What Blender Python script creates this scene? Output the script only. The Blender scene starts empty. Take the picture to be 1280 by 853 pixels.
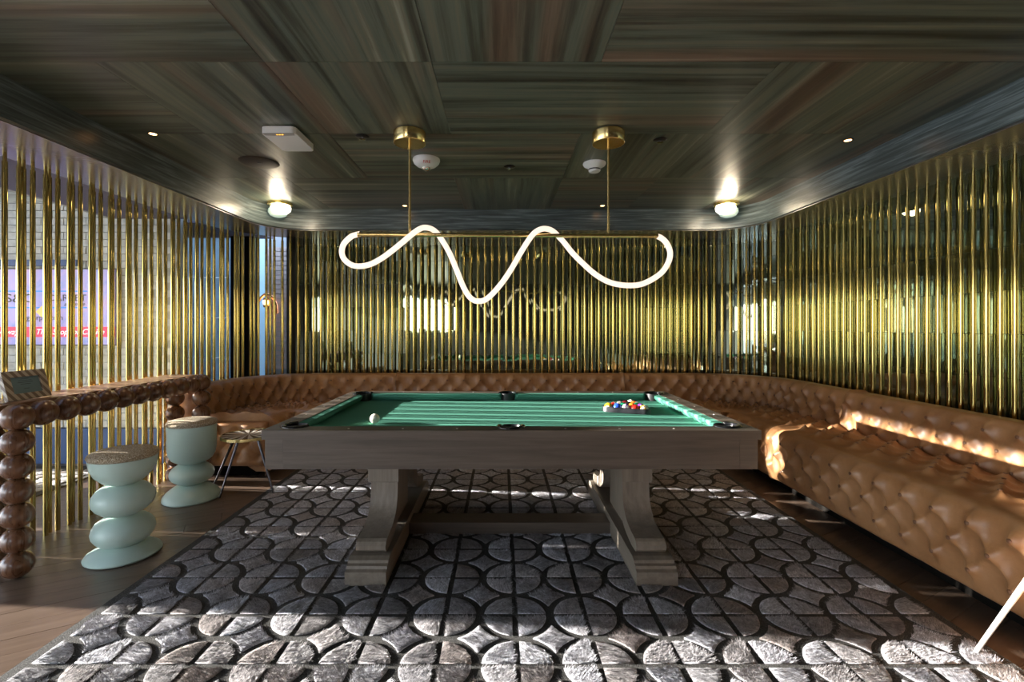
import bpy, bmesh, math, random
import numpy as np
from mathutils import Vector, Matrix
random.seed(7); np.random.seed(7)
S = bpy.context.scene
C = S.collection
PI = math.pi
# ------------------------------------------------------------------ camera
F = 590.0
cam_d = bpy.data.cameras.new('camera'); cam = bpy.data.objects.new('camera', cam_d); C.objects.link(cam)
cam.location = (0, 0, 1.32); cam.rotation_euler = (PI/2, 0, 0)
cam_d.sensor_width = 36; cam_d.lens = 36*F/1280
cam_d.shift_x = 12/1280; cam_d.shift_y = -18.5/1280
cam_d.clip_start = .05; cam_d.clip_end = 300
S.camera = cam
# ------------------------------------------------------------------ world, sun, exposure
S.view_settings.view_transform = 'Standard'; S.view_settings.look = 'None'
S.view_settings.gamma = 1; S.view_settings.use_curve_mapping = False
S.view_settings.exposure = 1.22
W = bpy.data.worlds.new('world'); S.world = W; W.use_nodes = True
wn = W.node_tree; wn.nodes.clear()
wo = wn.nodes.new('ShaderNodeOutputWorld'); wb = wn.nodes.new('ShaderNodeBackground')
wt = wn.nodes.new('ShaderNodeTexCoord'); ws = wn.nodes.new('ShaderNodeSeparateXYZ'); wr = wn.nodes.new('ShaderNodeValToRGB')
wn.links.new(wt.outputs['Generated'], ws.inputs[0]); wn.links.new(ws.outputs['Z'], wr.inputs[0])
wn.links.new(wr.outputs[0], wb.inputs[0]); wn.links.new(wb.outputs[0], wo.inputs[0])
e = wr.color_ramp.elements
e[0].position = 0.0; e[0].color = (1.0, .95, .86, 1)
e[1].position = .6; e[1].color = (.42, .62, 1.0, 1)
m_ = e.new(.12); m_.color = (.80, .90, 1.0, 1)
wb.inputs[1].default_value = 4.0
SUN_EL = math.atan(.150); SUN_AZ = -.075          # sun low, shining along +X
sd = bpy.data.lights.new('sun', 'SUN'); so = bpy.data.objects.new('sun', sd); C.objects.link(so)
sd.energy = 19; sd.color = (1.0, .95, .88); sd.angle = .0093
dirv = Vector((math.cos(SUN_EL)*math.cos(SUN_AZ), math.cos(SUN_EL)*math.sin(SUN_AZ), -math.sin(SUN_EL)))
so.rotation_euler = dirv.to_track_quat('-Z', 'Y').to_euler(); so.location = (-12, 3, 6)

# ------------------------------------------------------------------ helpers
def tag(o, label=None, cat=None, group=None, kind=None):
    if label: o['label'] = label
    if cat: o['category'] = cat
    if group: o['group'] = group
    if kind: o['kind'] = kind
    return o
def link(name, me, m=None, parent=None, loc=(0, 0, 0), rot=(0, 0, 0)):
    o = bpy.data.objects.new(name, me); C.objects.link(o)
    if m is not None and me is not None and not me.materials: me.materials.append(m)
    o.location = loc; o.rotation_euler = rot
    if parent: o.parent = parent
    return o
def thing(name, label, cat, loc=(0, 0, 0), rz=0, group=None):
    o = bpy.data.objects.new(name, None); C.objects.link(o); o.empty_display_size = .1
    o.location = loc; o.rotation_euler = (0, 0, rz)
    return tag(o, label, cat, group)
def mesh_of(name, vs, fs, smooth=False):
    me = bpy.data.meshes.new(name); me.from_pydata([tuple(v) for v in vs], [], fs); me.update()
    if smooth: me.polygons.foreach_set('use_smooth', [True]*len(me.polygons))
    return me
def bm_mesh(name, bm, smooth=False, bevel=0, seg=2, ang=30):
    if bevel:
        es = [x for x in bm.edges if len(x.link_faces) == 2 and x.calc_face_angle(0) > math.radians(ang)]
        bmesh.ops.bevel(bm, geom=es, offset=bevel, segments=seg, profile=.5, affect='EDGES', clamp_overlap=True)
    bmesh.ops.recalc_face_normals(bm, faces=bm.faces)
    me = bpy.data.meshes.new(name); bm.to_mesh(me); bm.free()
    if smooth: me.polygons.foreach_set('use_smooth', [True]*len(me.polygons))
    return me
def add_box(bm, x0, x1, y0, y1, z0, z1, M=None):
    vs = [bm.verts.new((x, y, z)) for z in (z0, z1) for x, y in ((x0, y0), (x1, y0), (x1, y1), (x0, y1))]
    for f in ((3, 2, 1, 0), (4, 5, 6, 7), (0, 1, 5, 4), (1, 2, 6, 5), (2, 3, 7, 6), (3, 0, 4, 7)):
        bm.faces.new([vs[i] for i in f])
    if M is not None: bmesh.ops.transform(bm, matrix=M, verts=vs)
    return vs
def box(name, x0, x1, y0, y1, z0, z1, m, parent=None, bevel=0, loc=(0, 0, 0), rot=(0, 0, 0)):
    bm = bmesh.new(); add_box(bm, x0, x1, y0, y1, z0, z1)
    return link(name, bm_mesh(name, bm, bevel=bevel), m, parent, loc, rot)
def add_prism(bm, pts, axis, a, b):
    """extrude closed outline pts (2D) along axis between a and b"""
    def P(p, t):
        return {'x': (t, p[0], p[1]), 'y': (p[0], t, p[1]), 'z': (p[0], p[1], t)}[axis]
    A = [bm.verts.new(P(p, a)) for p in pts]; B = [bm.verts.new(P(p, b)) for p in pts]
    n = len(pts); bm.faces.new(A); bm.faces.new(B[::-1])
    for i in range(n): bm.faces.new((A[i], B[i], B[(i+1) % n], A[(i+1) % n]))
def prism(name, pts, axis, a, b, m, parent=None, bevel=0, loc=(0, 0, 0), rot=(0, 0, 0)):
    bm = bmesh.new(); add_prism(bm, pts, axis, a, b)
    return link(name, bm_mesh(name, bm, bevel=bevel), m, parent, loc, rot)
def lathe_mesh(name, prof, n=48, smooth=True):
    vs, fs, rings = [], [], []
    for r, z in prof:
        if r < 1e-5: rings.append([len(vs)]); vs.append((0, 0, z))
        else:
            rings.append(list(range(len(vs), len(vs)+n)))
            vs += [(r*math.cos(2*PI*i/n), r*math.sin(2*PI*i/n), z) for i in range(n)]
    for A, B in zip(rings, rings[1:]):
        for i in range(n):
            j = (i+1) % n
            q = [A[i % len(A)], A[j % len(A)], B[j % len(B)], B[i % len(B)]]
            q2 = []
            for k in q:
                if k not in q2: q2.append(k)
            if len(q2) > 2: fs.append(q2)
    return mesh_of(name, vs, fs, smooth)
def lathe(name, prof, m, parent=None, n=48, loc=(0, 0, 0), rot=(0, 0, 0), smooth=True):
    me = lathe_mesh(name, prof, n, smooth); me.materials.append(m)
    if smooth:
        try: me.set_sharp_from_angle(angle=math.radians(40))
        except Exception: pass
    return link(name, me, None, parent, loc, rot)
def tube_mesh(name, pts, r, n=12, r1=None):
    pts = [Vector(p) for p in pts]; vs, fs = [], []
    T = [(pts[min(i+1, len(pts)-1)]-pts[max(i-1, 0)]).normalized() for i in range(len(pts))]
    up = Vector((0, 0, 1)) if abs(T[0].z) < .9 else Vector((1, 0, 0))
    N = (up-T[0]*up.dot(T[0])).normalized()
    for i, p in enumerate(pts):
        N = (N-T[i]*N.dot(T[i])).normalized(); B = T[i].cross(N)
        rr = r if r1 is None else r+(r1-r)*i/(len(pts)-1)
        for k in range(n):
            a = 2*PI*k/n; vs.append(p+(N*math.cos(a)+B*math.sin(a))*rr)
    for i in range(len(pts)-1):
        for k in range(n):
            j = (k+1) % n; fs.append((i*n+k, i*n+j, (i+1)*n+j, (i+1)*n+k))
    c = len(vs); vs.append(pts[0]); vs.append(pts[-1])
    for k in range(n):
        j = (k+1) % n; fs.append((j, k, c)); fs.append(((len(pts)-1)*n+k, (len(pts)-1)*n+j, c+1))
    me = mesh_of(name, vs, fs, True)
    try: me.set_sharp_from_angle(angle=math.radians(50))
    except Exception: pass
    return me
def tube(name, pts, r, m, parent=None, n=12, loc=(0, 0, 0), r1=None):
    me = tube_mesh(name, pts, r, n, r1); me.materials.append(m)
    return link(name, me, None, parent, loc)
def spline(P, k=8):
    P = [Vector(p) for p in P]; out = []
    Q = [P[0]*2-P[1]]+P+[P[-1]*2-P[-2]]
    for i in range(1, len(Q)-2):
        a, b, c, d = Q[i-1:i+3]
        for j in range(k):
            t = j/k
            out.append(.5*((2*b)+(c-a)*t+(2*a-5*b+4*c-d)*t*t+(3*b-a-3*c+d)*t**3))
    return out+[P[-1]]
def rounded(x0, x1, y0, y1, r, n=6):
    out = []
    for cx, cy, a in ((x1-r, y1-r, 0), (x0+r, y1-r, 90), (x0+r, y0+r, 180), (x1-r, y0+r, 270)):
        for i in range(n+1):
            t = math.radians(a+90*i/n); out.append((cx+r*math.cos(t), cy+r*math.sin(t)))
    return out

# ------------------------------------------------------------------ materials
def mat(name, col=(.8, .8, .8), rough=.5, metal=0, spec=.5, coat=0, emit=None, es=0):
    m = bpy.data.materials.new(name); m.use_nodes = True
    b = m.node_tree.nodes['Principled BSDF']
    b.inputs['Base Color'].default_value = (*col, 1); b.inputs['Roughness'].default_value = rough
    b.inputs['Metallic'].default_value = metal; b.inputs['Specular IOR Level'].default_value = spec
    b.inputs['Coat Weight'].default_value = coat; b.inputs['Coat Roughness'].default_value = .08
    if emit: b.inputs['Emission Color'].default_value = (*emit, 1); b.inputs['Emission Strength'].default_value = es
    return m
class G:
    """tiny node-graph helper"""
    def __init__(s, m): s.m = m; s.t = m.node_tree; s.b = s.t.nodes['Principled BSDF']
    def n(s, ty, **kw):
        x = s.t.nodes.new('ShaderNode'+ty)
        for k, v in kw.items():
            if k.startswith('i_'): x.inputs[k[2:].replace('_', ' ')].default_value = v
            else: setattr(x, k, v)
        return x
    def l(s, a, b): s.t.links.new(a, b)
    def coords(s, kind='Object', scale=(1, 1, 1), rot=(0, 0, 0), rnd=None):
        tc = s.n('TexCoord'); mp = s.n('Mapping')
        mp.inputs['Scale'].default_value = scale; mp.inputs['Rotation'].default_value = rot
        src = tc.outputs[kind]
        if rnd:
            oi = s.n('ObjectInfo'); ml = s.n('Math', operation='MULTIPLY'); ml.inputs[1].default_value = rnd
            s.l(oi.outputs['Random'], ml.inputs[0])
            va = s.n('VectorMath', operation='ADD'); s.l(src, va.inputs[0]); s.l(ml.outputs[0], va.inputs[1]); src = va.outputs[0]
        s.l(src, mp.inputs[0]); return mp.outputs[0]
    def noise(s, vec, scale, detail=4, rough=.55, dist=0):
        x = s.n('TexNoise'); x.inputs['Scale'].default_value = scale; x.inputs['Detail'].default_value = detail
        x.inputs['Roughness'].default_value = rough; x.inputs['Distortion'].default_value = dist
        s.l(vec, x.inputs['Vector']); return x.outputs['Fac']
    def ramp(s, fac, stops):
        r = s.n('ValToRGB'); el = r.color_ramp.elements
        el[0].position, el[0].color = stops[0][0], (*stops[0][1], 1)
        el[1].position, el[1].color = stops[-1][0], (*stops[-1][1], 1)
        for p, c in stops[1:-1]: q = el.new(p); q.color = (*c, 1)
        s.l(fac, r.inputs[0]); return r.outputs[0]
    def mix(s, fac, a, b, mode='MIX'):
        x = s.n('MixRGB', blend_type=mode)
        for i, v in ((0, fac), (1, a), (2, b)):
            if hasattr(v, 'is_output') or isinstance(v, bpy.types.NodeSocket): s.l(v, x.inputs[i])
            else: x.inputs[i].default_value = v if i == 0 else (*v, 1)
        return x.outputs[0]
    def bump(s, h, st=.3, d=.01):
        x = s.n('Bump'); x.inputs['Strength'].default_value = st; x.inputs['Distance'].default_value = d
        s.l(h, x.inputs['Height']); s.l(x.outputs[0], s.b.inputs['Normal'])
    def col(s, c): s.l(c, s.b.inputs['Base Color'])
    def rgh(s, f, a, b):
        x = s.n('MapRange'); x.inputs[3].default_value = a; x.inputs[4].default_value = b
        s.l(f, x.inputs[0]); s.l(x.outputs[0], s.b.inputs['Roughness'])

def wood(name, stops, grain='x', rough=(.3, .5), sc=1.0, coord='Object', coat=0, bump=.12, rnd=7.0, spec=.5):
    m = mat(name, coat=coat, spec=spec); g = G(m)
    k = {'x': (1.1, 22, 22), 'y': (22, 1.1, 22), 'z': (22, 22, 1.1)}[grain]
    v = g.coords(coord, tuple(a*sc for a in k), rnd=rnd)
    f = g.noise(v, 1.0, 8, .62, .6); f2 = g.noise(v, 4.0, 4, .6)
    g.col(g.ramp(g.mix(.3, f, f2), stops)); g.rgh(f, *rough)
    g.bump(f2, bump, .004); return m
def veneer(name, grain):
    m = mat(name, coat=0, spec=.6); g = G(m)
    k = (.28, 9, 9) if grain == 'x' else (9, .28, 9)
    v = g.coords('Object', k, rnd=31.0)
    f = g.noise(v, 1.5, 7, .62, .35); f2 = g.noise(v, .55, 3, .5, .2); f3 = g.noise(v, 7.0, 3, .6, 0)
    base = g.ramp(f, [(.32, (.020, .023, .018)), (.42, (.058, .066, .050)), (.50, (.10, .125, .10)), (.58, (.135, .14, .10)), (.68, (.26, .27, .22))])
    brown = g.ramp(f, [(.3, (.03, .018, .013)), (.5, (.14, .085, .058)), (.7, (.26, .18, .14))])
    mk = g.ramp(f2, [(.54, (0, 0, 0)), (.66, (.8, .8, .8))])
    g.col(g.mix(mk, base, brown)); g.rgh(f3, .26, .44); g.bump(f3, .18, .003); return m
M = {}
M['veneer_x'] = veneer('stained veneer along x', 'x'); M['veneer_y'] = veneer('stained veneer along y', 'y')
def mk_soffit():
    m = mat('lacquered soffit', rough=.16, spec=.8); g = G(m)
    v = g.coords('Object', (1.2, 1.2, 26)); f = g.noise(v, 2.0, 7, .6, .5)
    g.col(g.ramp(f, [(.3, (.025, .034, .035)), (.5, (.09, .115, .118)), (.68, (.23, .28, .29))]))
    f3 = g.noise(v, 6, 3); g.rgh(f3, .24, .40); g.bump(f3, .15, .002); return m
M['fascia'] = mk_soffit()
M['soffit'] = mat('glossy plum soffit lacquer', (.13, .115, .10), .26, spec=.9)
g = G(M['soffit']); v = g.coords('Object', (3, 3, 3)); g.bump(g.noise(v, 14, 3), .08, .003)
def brass(name, col, rough, bump=0, grain=(60, 60, 1.5)):
    m = mat(name, col, rough, 1.0); g = G(m)
    v = g.coords('Object', grain, rnd=11.0); f = g.noise(v, 1, 3)
    if bump: g.bump(f, bump, .002)
    return m
M['brass'] = brass('polished brass tube', (.60, .46, .155), .10)
M['brass_fix'] = brass('brushed brass', (.82, .62, .26), .20)
M['steel'] = mat('polished steel', (.75, .76, .75), .18, 1)
M['gunmetal'] = mat('dark chrome', (.16, .15, .17), .2, 1)
M['black'] = mat('black plastic', (.012, .012, .013), .32)
M['black_gloss'] = mat('glossy black pocket rim', (.01, .01, .011), .12)
M['matte_black'] = mat('matte black plinth', (.008, .007, .006), .9, spec=.03)
M['white'] = mat('white plastic', (.78, .77, .75), .35)
def mk_tile():
    m = mat('green tinted mirror tile', rough=.035, metal=.95); g = G(m)
    oi = g.n('ObjectInfo')
    c = g.ramp(oi.outputs['Random'], [(0, (.26, .31, .22)), (.35, (.36, .42, .30)), (.7, (.46, .50, .38)), (1, (.30, .38, .33))])
    g.col(c); v = g.coords('Object', (9, 9, 3), rnd=19.0); g.bump(g.noise(v, 1.0, 2), .035, .003); return m
M['tile'] = mk_tile()
M['grout'] = mat('dark grout', (.012, .014, .012), .6)
def mk_leather():
    m = mat('cognac leather', rough=.38, spec=.5); g = G(m)
    v = g.coords('Object', (1, 1, 1)); f = g.noise(v, 2.5, 5, .6); f2 = g.noise(v, 90, 4, .6)
    f3 = g.noise(v, 18, 4, .6, 1.5)
    g.col(g.ramp(g.mix(.35, f, f3), [(.3, (.245, .112, .045)), (.5, (.335, .165, .070)), (.7, (.42, .225, .105))]))
    g.rgh(f3, .30, .48)
    vo = g.n('TexVoronoi'); vo.inputs['Scale'].default_value = 260; g.l(v, vo.inputs['Vector'])
    h = g.mix(.45, g.mix(.5, vo.outputs['Distance'], f2), f3); g.bump(h, .28, .004); return m
M['leather'] = mk_leather()
M['button'] = mat('leather button', (.16, .075, .038), .45)
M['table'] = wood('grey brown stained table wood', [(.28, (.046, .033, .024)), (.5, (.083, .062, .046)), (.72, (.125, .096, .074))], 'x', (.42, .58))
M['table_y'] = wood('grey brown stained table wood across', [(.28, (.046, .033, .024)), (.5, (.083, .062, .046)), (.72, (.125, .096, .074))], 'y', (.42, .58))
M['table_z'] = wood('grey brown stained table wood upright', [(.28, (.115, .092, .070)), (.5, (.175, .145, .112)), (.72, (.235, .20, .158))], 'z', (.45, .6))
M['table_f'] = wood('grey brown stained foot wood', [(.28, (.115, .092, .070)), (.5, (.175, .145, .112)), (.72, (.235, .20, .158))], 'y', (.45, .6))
M['walnut'] = wood('polished walnut', [(.28, (.045, .018, .009)), (.48, (.12, .052, .024)), (.62, (.19, .088, .042)), (.75, (.27, .14, .07))], 'z', (.22, .34), sc=1.6, coat=.25)
M['walnut_y'] = wood('walnut counter board', [(.28, (.10, .05, .028)), (.5, (.24, .13, .07)), (.75, (.36, .22, .13))], 'y', (.35, .5))
M['floor'] = wood('dark oak plank', [(.25, (.070, .046, .032)), (.45, (.105, .070, .049)), (.6, (.135, .093, .067)), (.78, (.18, .13, .10))], 'x', (.27, .33), rnd=23.0, spec=.6, bump=.05)
def mk_cloth(name, col):
    m = mat(name, col, 1.0, spec=.05); g = G(m); v = g.coords('Object')
    f = g.noise(v, 300, 2); g.bump(f, .15, .0006)
    return m
M['cloth'] = mk_cloth('green billiard cloth', (.085, .275, .20))
M['mint'] = mat('mint lacquer', (.46, .60, .54), .36, spec=.5)
g = G(M['mint']); v = g.coords('Object'); g.bump(g.noise(v, 10, 2), .03, .004)
def mk_boucle():
    m = mat('cream boucle', rough=.95, spec=.1); g = G(m); v = g.coords('Object')
    vo = g.n('TexVoronoi'); vo.inputs['Scale'].default_value = 150; g.l(v, vo.inputs['Vector'])
    g.col(g.ramp(vo.outputs['Distance'], [(.1, (.80, .72, .56)), (.6, (.42, .33, .22))])); g.bump(vo.outputs['Distance'], 1.0, .012)
    return m
M['boucle'] = mk_boucle()
def mk_fur(name, src):
    m = mat(name, rough=.75, spec=.3); g = G(m)
    if src == 'object':
        oi = g.n('ObjectInfo'); r = oi.outputs['Random']; v = g.coords('Object', (1, 1, 1), rnd=17.0)
    else:
        at = g.n('Attribute', attribute_name='tone'); r = at.outputs['Fac']; v = g.coords('Object', (1, 1, 1))
    c = g.ramp(r, [(0, (.34, .32, .32)), (.2, (.50, .50, .54)), (.42, (.62, .63, .68)), (.6, (.38, .32, .29)), (.8, (.72, .73, .78)), (1, (.46, .41, .38))])
    # hair streaks, direction varied per hide
    rm = g.n('VectorRotate', rotation_type='Z_AXIS'); ml = g.n('Math', operation='MULTIPLY'); ml.inputs[1].default_value = 9.0
    g.l(r, ml.inputs[0]); g.l(v, rm.inputs['Vector']); g.l(ml.outputs[0], rm.inputs['Angle'])
    mp = g.n('Mapping'); mp.inputs['Scale'].default_value = (22, 190, 40); g.l(rm.outputs[0], mp.inputs[0])
    f = g.noise(mp.outputs[0], 1.4, 5, .65, 1.4); f2 = g.noise(v, 24, 5, .65, 1.5)
    fc = g.ramp(f, [(.36, (.26, .25, .25)), (.60, (1.32, 1.32, 1.34))]); c2 = g.mix(1.0, c, fc, 'MULTIPLY')
    ah = g.n('Attribute', attribute_name='hair'); c2 = g.mix(1.0, c2, g.ramp(ah.outputs['Fac'], [(0, (.45, .44, .44)), (.5, (1, 1, 1)), (1, (1.5, 1.5, 1.52))]), 'MULTIPLY')
    g.col(g.mix(1.0, c2, g.ramp(f2, [(.32, (.55, .53, .53)), (.62, (1.22, 1.22, 1.22))]), 'MULTIPLY'))
    g.bump(g.mix(.35, f, f2), 1.0, .022); m.node_tree.nodes['Principled BSDF'].inputs['Sheen Weight'].default_value = .25
    return m
M['fur'] = mk_fur('cowhide patch', 'object'); M['fur_t'] = mk_fur('cowhide patches', 'attr')
def mk_pile():
    m = mat('dark shag pile', rough=.95, spec=.1); g = G(m); v = g.coords('Object'); f = g.noise(v, 260, 3)
    g.col(g.ramp(f, [(.3, (.025, .024, .024)), (.55, (.08, .078, .074)), (.75, (.26, .26, .24))])); g.bump(f, 1.0, .01); return m
M['pile'] = mk_pile()
def mk_brick(name, col):
    m = mat(name, rough=.8, spec=.2); g = G(m); v = g.coords('Object', rnd=13.0); f = g.noise(v, 12, 5)
    g.col(g.ramp(f, [(.3, tuple(c*.75 for c in col)), (.7, tuple(min(1, c*1.12) for c in col))])); g.bump(f, .4, .01); return m
M['brick'] = mk_brick('painted brick', (.60, .60, .57)); M['mortar'] = mat('painted mortar', (.40, .40, .38), .9)
M['pinkbrick'] = mk_brick('pale pink brick', (.62, .48, .40))
M['lilac'] = mat('plum grey plaster', (.10, .09, .135), .7)
M['board'] = wood('grey boards', [(.3, (.22, .22, .19)), (.5, (.36, .36, .32)), (.7, (.5, .5, .45))], 'x', (.5, .7))
M['plaster'] = mat('grey plaster', (.34, .34, .33), .8)
M['dark_wall'] = mat('dark wall', (.05, .05, .048), .6)
M['concrete'] = mat('pale terrace paving', (.42, .40, .37), .85)
M['navy'] = mat('navy painted base', (.035, .08, .22), .45)
M['blueglass'] = mat('blue grey frosted glass', (.50, .66, .78), .35, spec=.7)
M['blueglass'].node_tree.nodes['Principled BSDF'].inputs['Transmission Weight'].default_value = .75
M['aquaglass'] = mat('pale aqua frosted glass', (.45, .62, .66), .3, spec=.6)
M['copper'] = mat('copper', (.85, .38, .18), .2, 1)
M['tube_light'] = mat('glowing led tube', (.5, .45, .4), .4, emit=(1.0, .76, .60), es=.55)
M['opal'] = mat('glowing opal glass', (.9, .9, .85), .3, emit=(1.0, .90, .72), es=4)
M['opal_dim'] = mat('pale green glass', (.55, .68, .60), .2, spec=.7, emit=(.6, .8, .68), es=.22)
M['warm_spot'] = mat('glowing warm lamp', (1, .7, .4), .3, emit=(1.0, .50, .20), es=6)
M['speaker'] = mat('brown speaker grille', (.035, .025, .02), .6)
M['amber'] = mat('amber indicator', (.8, .4, .05), .3, emit=(1, .45, .05), es=1.2)
M['grey_band'] = mat('grey plastic band', (.36, .34, .33), .35)
M['red_print'] = mat('red print', (.55, .02, .02), .5)
M['screen'] = mat('lilac lit screen', (.4, .38, .7), .3)
g = G(M['screen']); v = g.coords('Object', (1, 1, 1)); f = g.noise(v, 5, 4, .6, 1.0)
cc = g.ramp(f, [(.35, (.24, .28, .62)), (.5, (.38, .32, .66)), (.65, (.48, .34, .58))]); g.col(cc)
g.l(cc, g.b.inputs['Emission Color']); g.b.inputs['Emission Strength'].default_value = .16
M['ribbon'] = mat('red ribbon on screen', (.7, .03, .08), .4, emit=(.75, .03, .10), es=.35)
M['ribbon_text'] = mat('white lettering', (.8, .8, .8), .4, emit=(.9, .8, .9), es=.4)
M['ink'] = mat('dark lettering', (.03, .03, .05), .5)
M['ink_blue'] = mat('blue rule', (.03, .16, .55), .5, emit=(.05, .2, .6), es=.5)
M['gold'] = mat('gold emblem', (.75, .5, .12), .5, emit=(.7, .5, .2), es=.3)
def mk_stripe():
    m = mat('cream frame', rough=.5); g = G(m)
    v = g.coords('Object'); w = g.n('TexWave', wave_type='BANDS', bands_direction='DIAGONAL'); w.inputs['Scale'].default_value = 15
    g.l(v, w.inputs['Vector']); g.col(g.ramp(w.outputs['Fac'], [(.45, (.20, .15, .11)), (.55, (.50, .44, .36))])); return m
M['stripe'] = mk_stripe()
M['card'] = mat('blue grey card', (.17, .26, .30), .7, spec=.1)
def mk_sunburst():
    m = mat('black and ivory sunburst top', rough=.15, spec=.6); g = G(m)
    tc = g.n('TexCoord'); gr = g.n('TexGradient', gradient_type='RADIAL'); g.l(tc.outputs['Object'], gr.inputs[0])
    a = g.n('Math', operation='MULTIPLY'); a.inputs[1].default_value = 14; g.l(gr.outputs['Fac'], a.inputs[0])
    fr = g.n('Math', operation='FRACT'); g.l(a.outputs[0], fr.inputs[0])
    g.col(g.ramp(fr.outputs[0], [(.49, (.02, .02, .02)), (.51, (.62, .58, .50))])); return m
M['sunburst'] = mk_sunburst()
M['blocker_top'] = mat('hedge green', (.02, .05, .015), .8)

# ------------------------------------------------------------------ room outline
XL, XR, YB, R, Y0 = -2.88, 3.0, 5.40, .88, -3.5
L1 = YB-R-Y0; LA = PI*R/2; LB = XR-XL-2*R; LT = 2*L1+2*LA+LB
def path(s):
    if s < L1: return (XL, Y0+s), (1, 0)
    s -= L1
    if s < LA:
        a = s/R; return (XL+R-R*math.cos(a), YB-R+R*math.sin(a)), (math.cos(a), -math.sin(a))
    s -= LA
    if s < LB: return (XL+R+s, YB), (0, -1)
    s -= LB
    if s < LA:
        a = s/R; return (XR-R+R*math.sin(a), YB-R+R*math.cos(a)), (-math.sin(a), -math.cos(a))
    s -= LA
    return (XR, YB-R-s), (-1, 0)
def pt(s, d, z=0):
    (x, y), (nx, ny) = path(s); return Vector((x+nx*d, y+ny*d, z))
def stations(s0, s1, straight=.5, arc=.06):
    out = [s0]; s = s0
    cuts = [L1, L1+LA, L1+LA+LB, L1+2*LA+LB]
    while s < s1-1e-6:
        inarc = (cuts[0]-1e-6 <= s < cuts[1]-1e-6) or (cuts[2]-1e-6 <= s < cuts[3]-1e-6)
        nxt = s+(arc if inarc else straight)
        for c in cuts:
            if s < c-1e-6 < nxt: nxt = c
        s = min(nxt, s1); out.append(s)
    return out
def sweep(name, prof, s0, s1, m, parent=None, closed=True, smooth=False, **kw):
    st = stations(s0, s1, **kw); n = len(prof); vs = []; fs = []
    for s in st: vs += [pt(s, d, z) for d, z in prof]
    for i in range(len(st)-1):
        for k in range(n if closed else n-1):
            j = (k+1) % n; fs.append((i*n+k, i*n+j, (i+1)*n+j, (i+1)*n+k))
    if closed: fs.append(tuple(range(n))[::-1]); fs.append(tuple((len(st)-1)*n+k for k in range(n)))
    me = mesh_of(name, vs, fs, smooth)
    bm = bmesh.new(); bm.from_mesh(me); bmesh.ops.recalc_face_normals(bm, faces=bm.faces); bm.to_mesh(me); bm.free()
    if smooth:
        me.polygons.foreach_set('use_smooth', [True]*len(me.polygons))
        me.set_sharp_from_angle(angle=math.radians(40))
    return link(name, me, m, parent)
sY = lambda y: y-Y0                       # left wall
sYR = lambda y: LT-(y-Y0)                 # right wall
def struct(o, label=None): return tag(o, kind='structure', label=label)

# floor: base slab, angled oak planks, terrace
struct(box('floor', -7.2, 3.3, Y0, 7.2, -.12, -.012, M['dark_wall']), 'dark brown oak floor of angled planks under the rug')
FL = bpy.data.objects['floor']
ang = math.radians(29); pw = .125; ca, sa = math.cos(ang), math.sin(ang)
def clip(poly, f):
    out = []
    for i in range(len(poly)):
        a, b = poly[i], poly[(i+1) % len(poly)]; fa, fb = f(a), f(b)
        if fa >= 0: out.append(a)
        if (fa >= 0) != (fb >= 0):
            t = fa/(fa-fb); out.append((a[0]+(b[0]-a[0])*t, a[1]+(b[1]-a[1])*t))
    return out
planks = []
def clipped(u0, u1, k, regs):
    res = []
    for (X0, X1, Ya, Yb) in regs:
        p = [(u0+.0012, k*pw+.0010), (u1-.0012, k*pw+.0010), (u1-.0012, (k+1)*pw-.0010), (u0+.0012, (k+1)*pw-.0010)]
        p = [(ca*u-sa*v, sa*u+ca*v) for u, v in p]
        for f in (lambda q: q[0]-X0, lambda q: X1-q[0], lambda q: q[1]-Ya, lambda q: Yb-q[1]):
            p = clip(p, f)
            if not p: break
        if len(p) > 2: res.append(p)
    return res
rest_bm = bmesh.new(); cnt = 0
for k in range(-60, 80):
    u = -9+random.random()*1.8
    while u < 9:
        u1 = u+random.uniform(1.3, 2.1)
        # visible oak beside and beyond the rug first
        for reg, vis in (((-3.6, -1.76, 1.2, 5.6), 1), ((1.90, 2.6, 1.2, 5.0), 1), ((-1.76, 1.90, 4.30, 5.0), 1),
                         ((-7.1, -3.6, .5, 7.1), 0), ((-3.6, 3.2, -3.4, 1.2), 0)):
            for p in clipped(u, u1, k, [reg]):
                if vis and cnt < 295:
                    cx = sum(q[0] for q in p)/len(p); cy = sum(q[1] for q in p)/len(p)
                    ql = [((q[0]-cx)*ca+(q[1]-cy)*sa, -(q[0]-cx)*sa+(q[1]-cy)*ca) for q in p]
                    o = prism('plank', ql, 'z', -.012, 0, M['floor'], FL, loc=(cx, cy, random.uniform(-.0006, 0)), rot=(0, 0, ang)); cnt += 1
                else: add_prism(rest_bm, p, 'z', -.012, 0)
        u = u1
tag(link('planking', bm_mesh('planking', rest_bm), M['floor'], FL), kind='stuff')
struct(box('trim_9', -40, -7.2, -30, 30, -.15, -.02, M['concrete']), 'pale paved terrace outside the hall')

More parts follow.
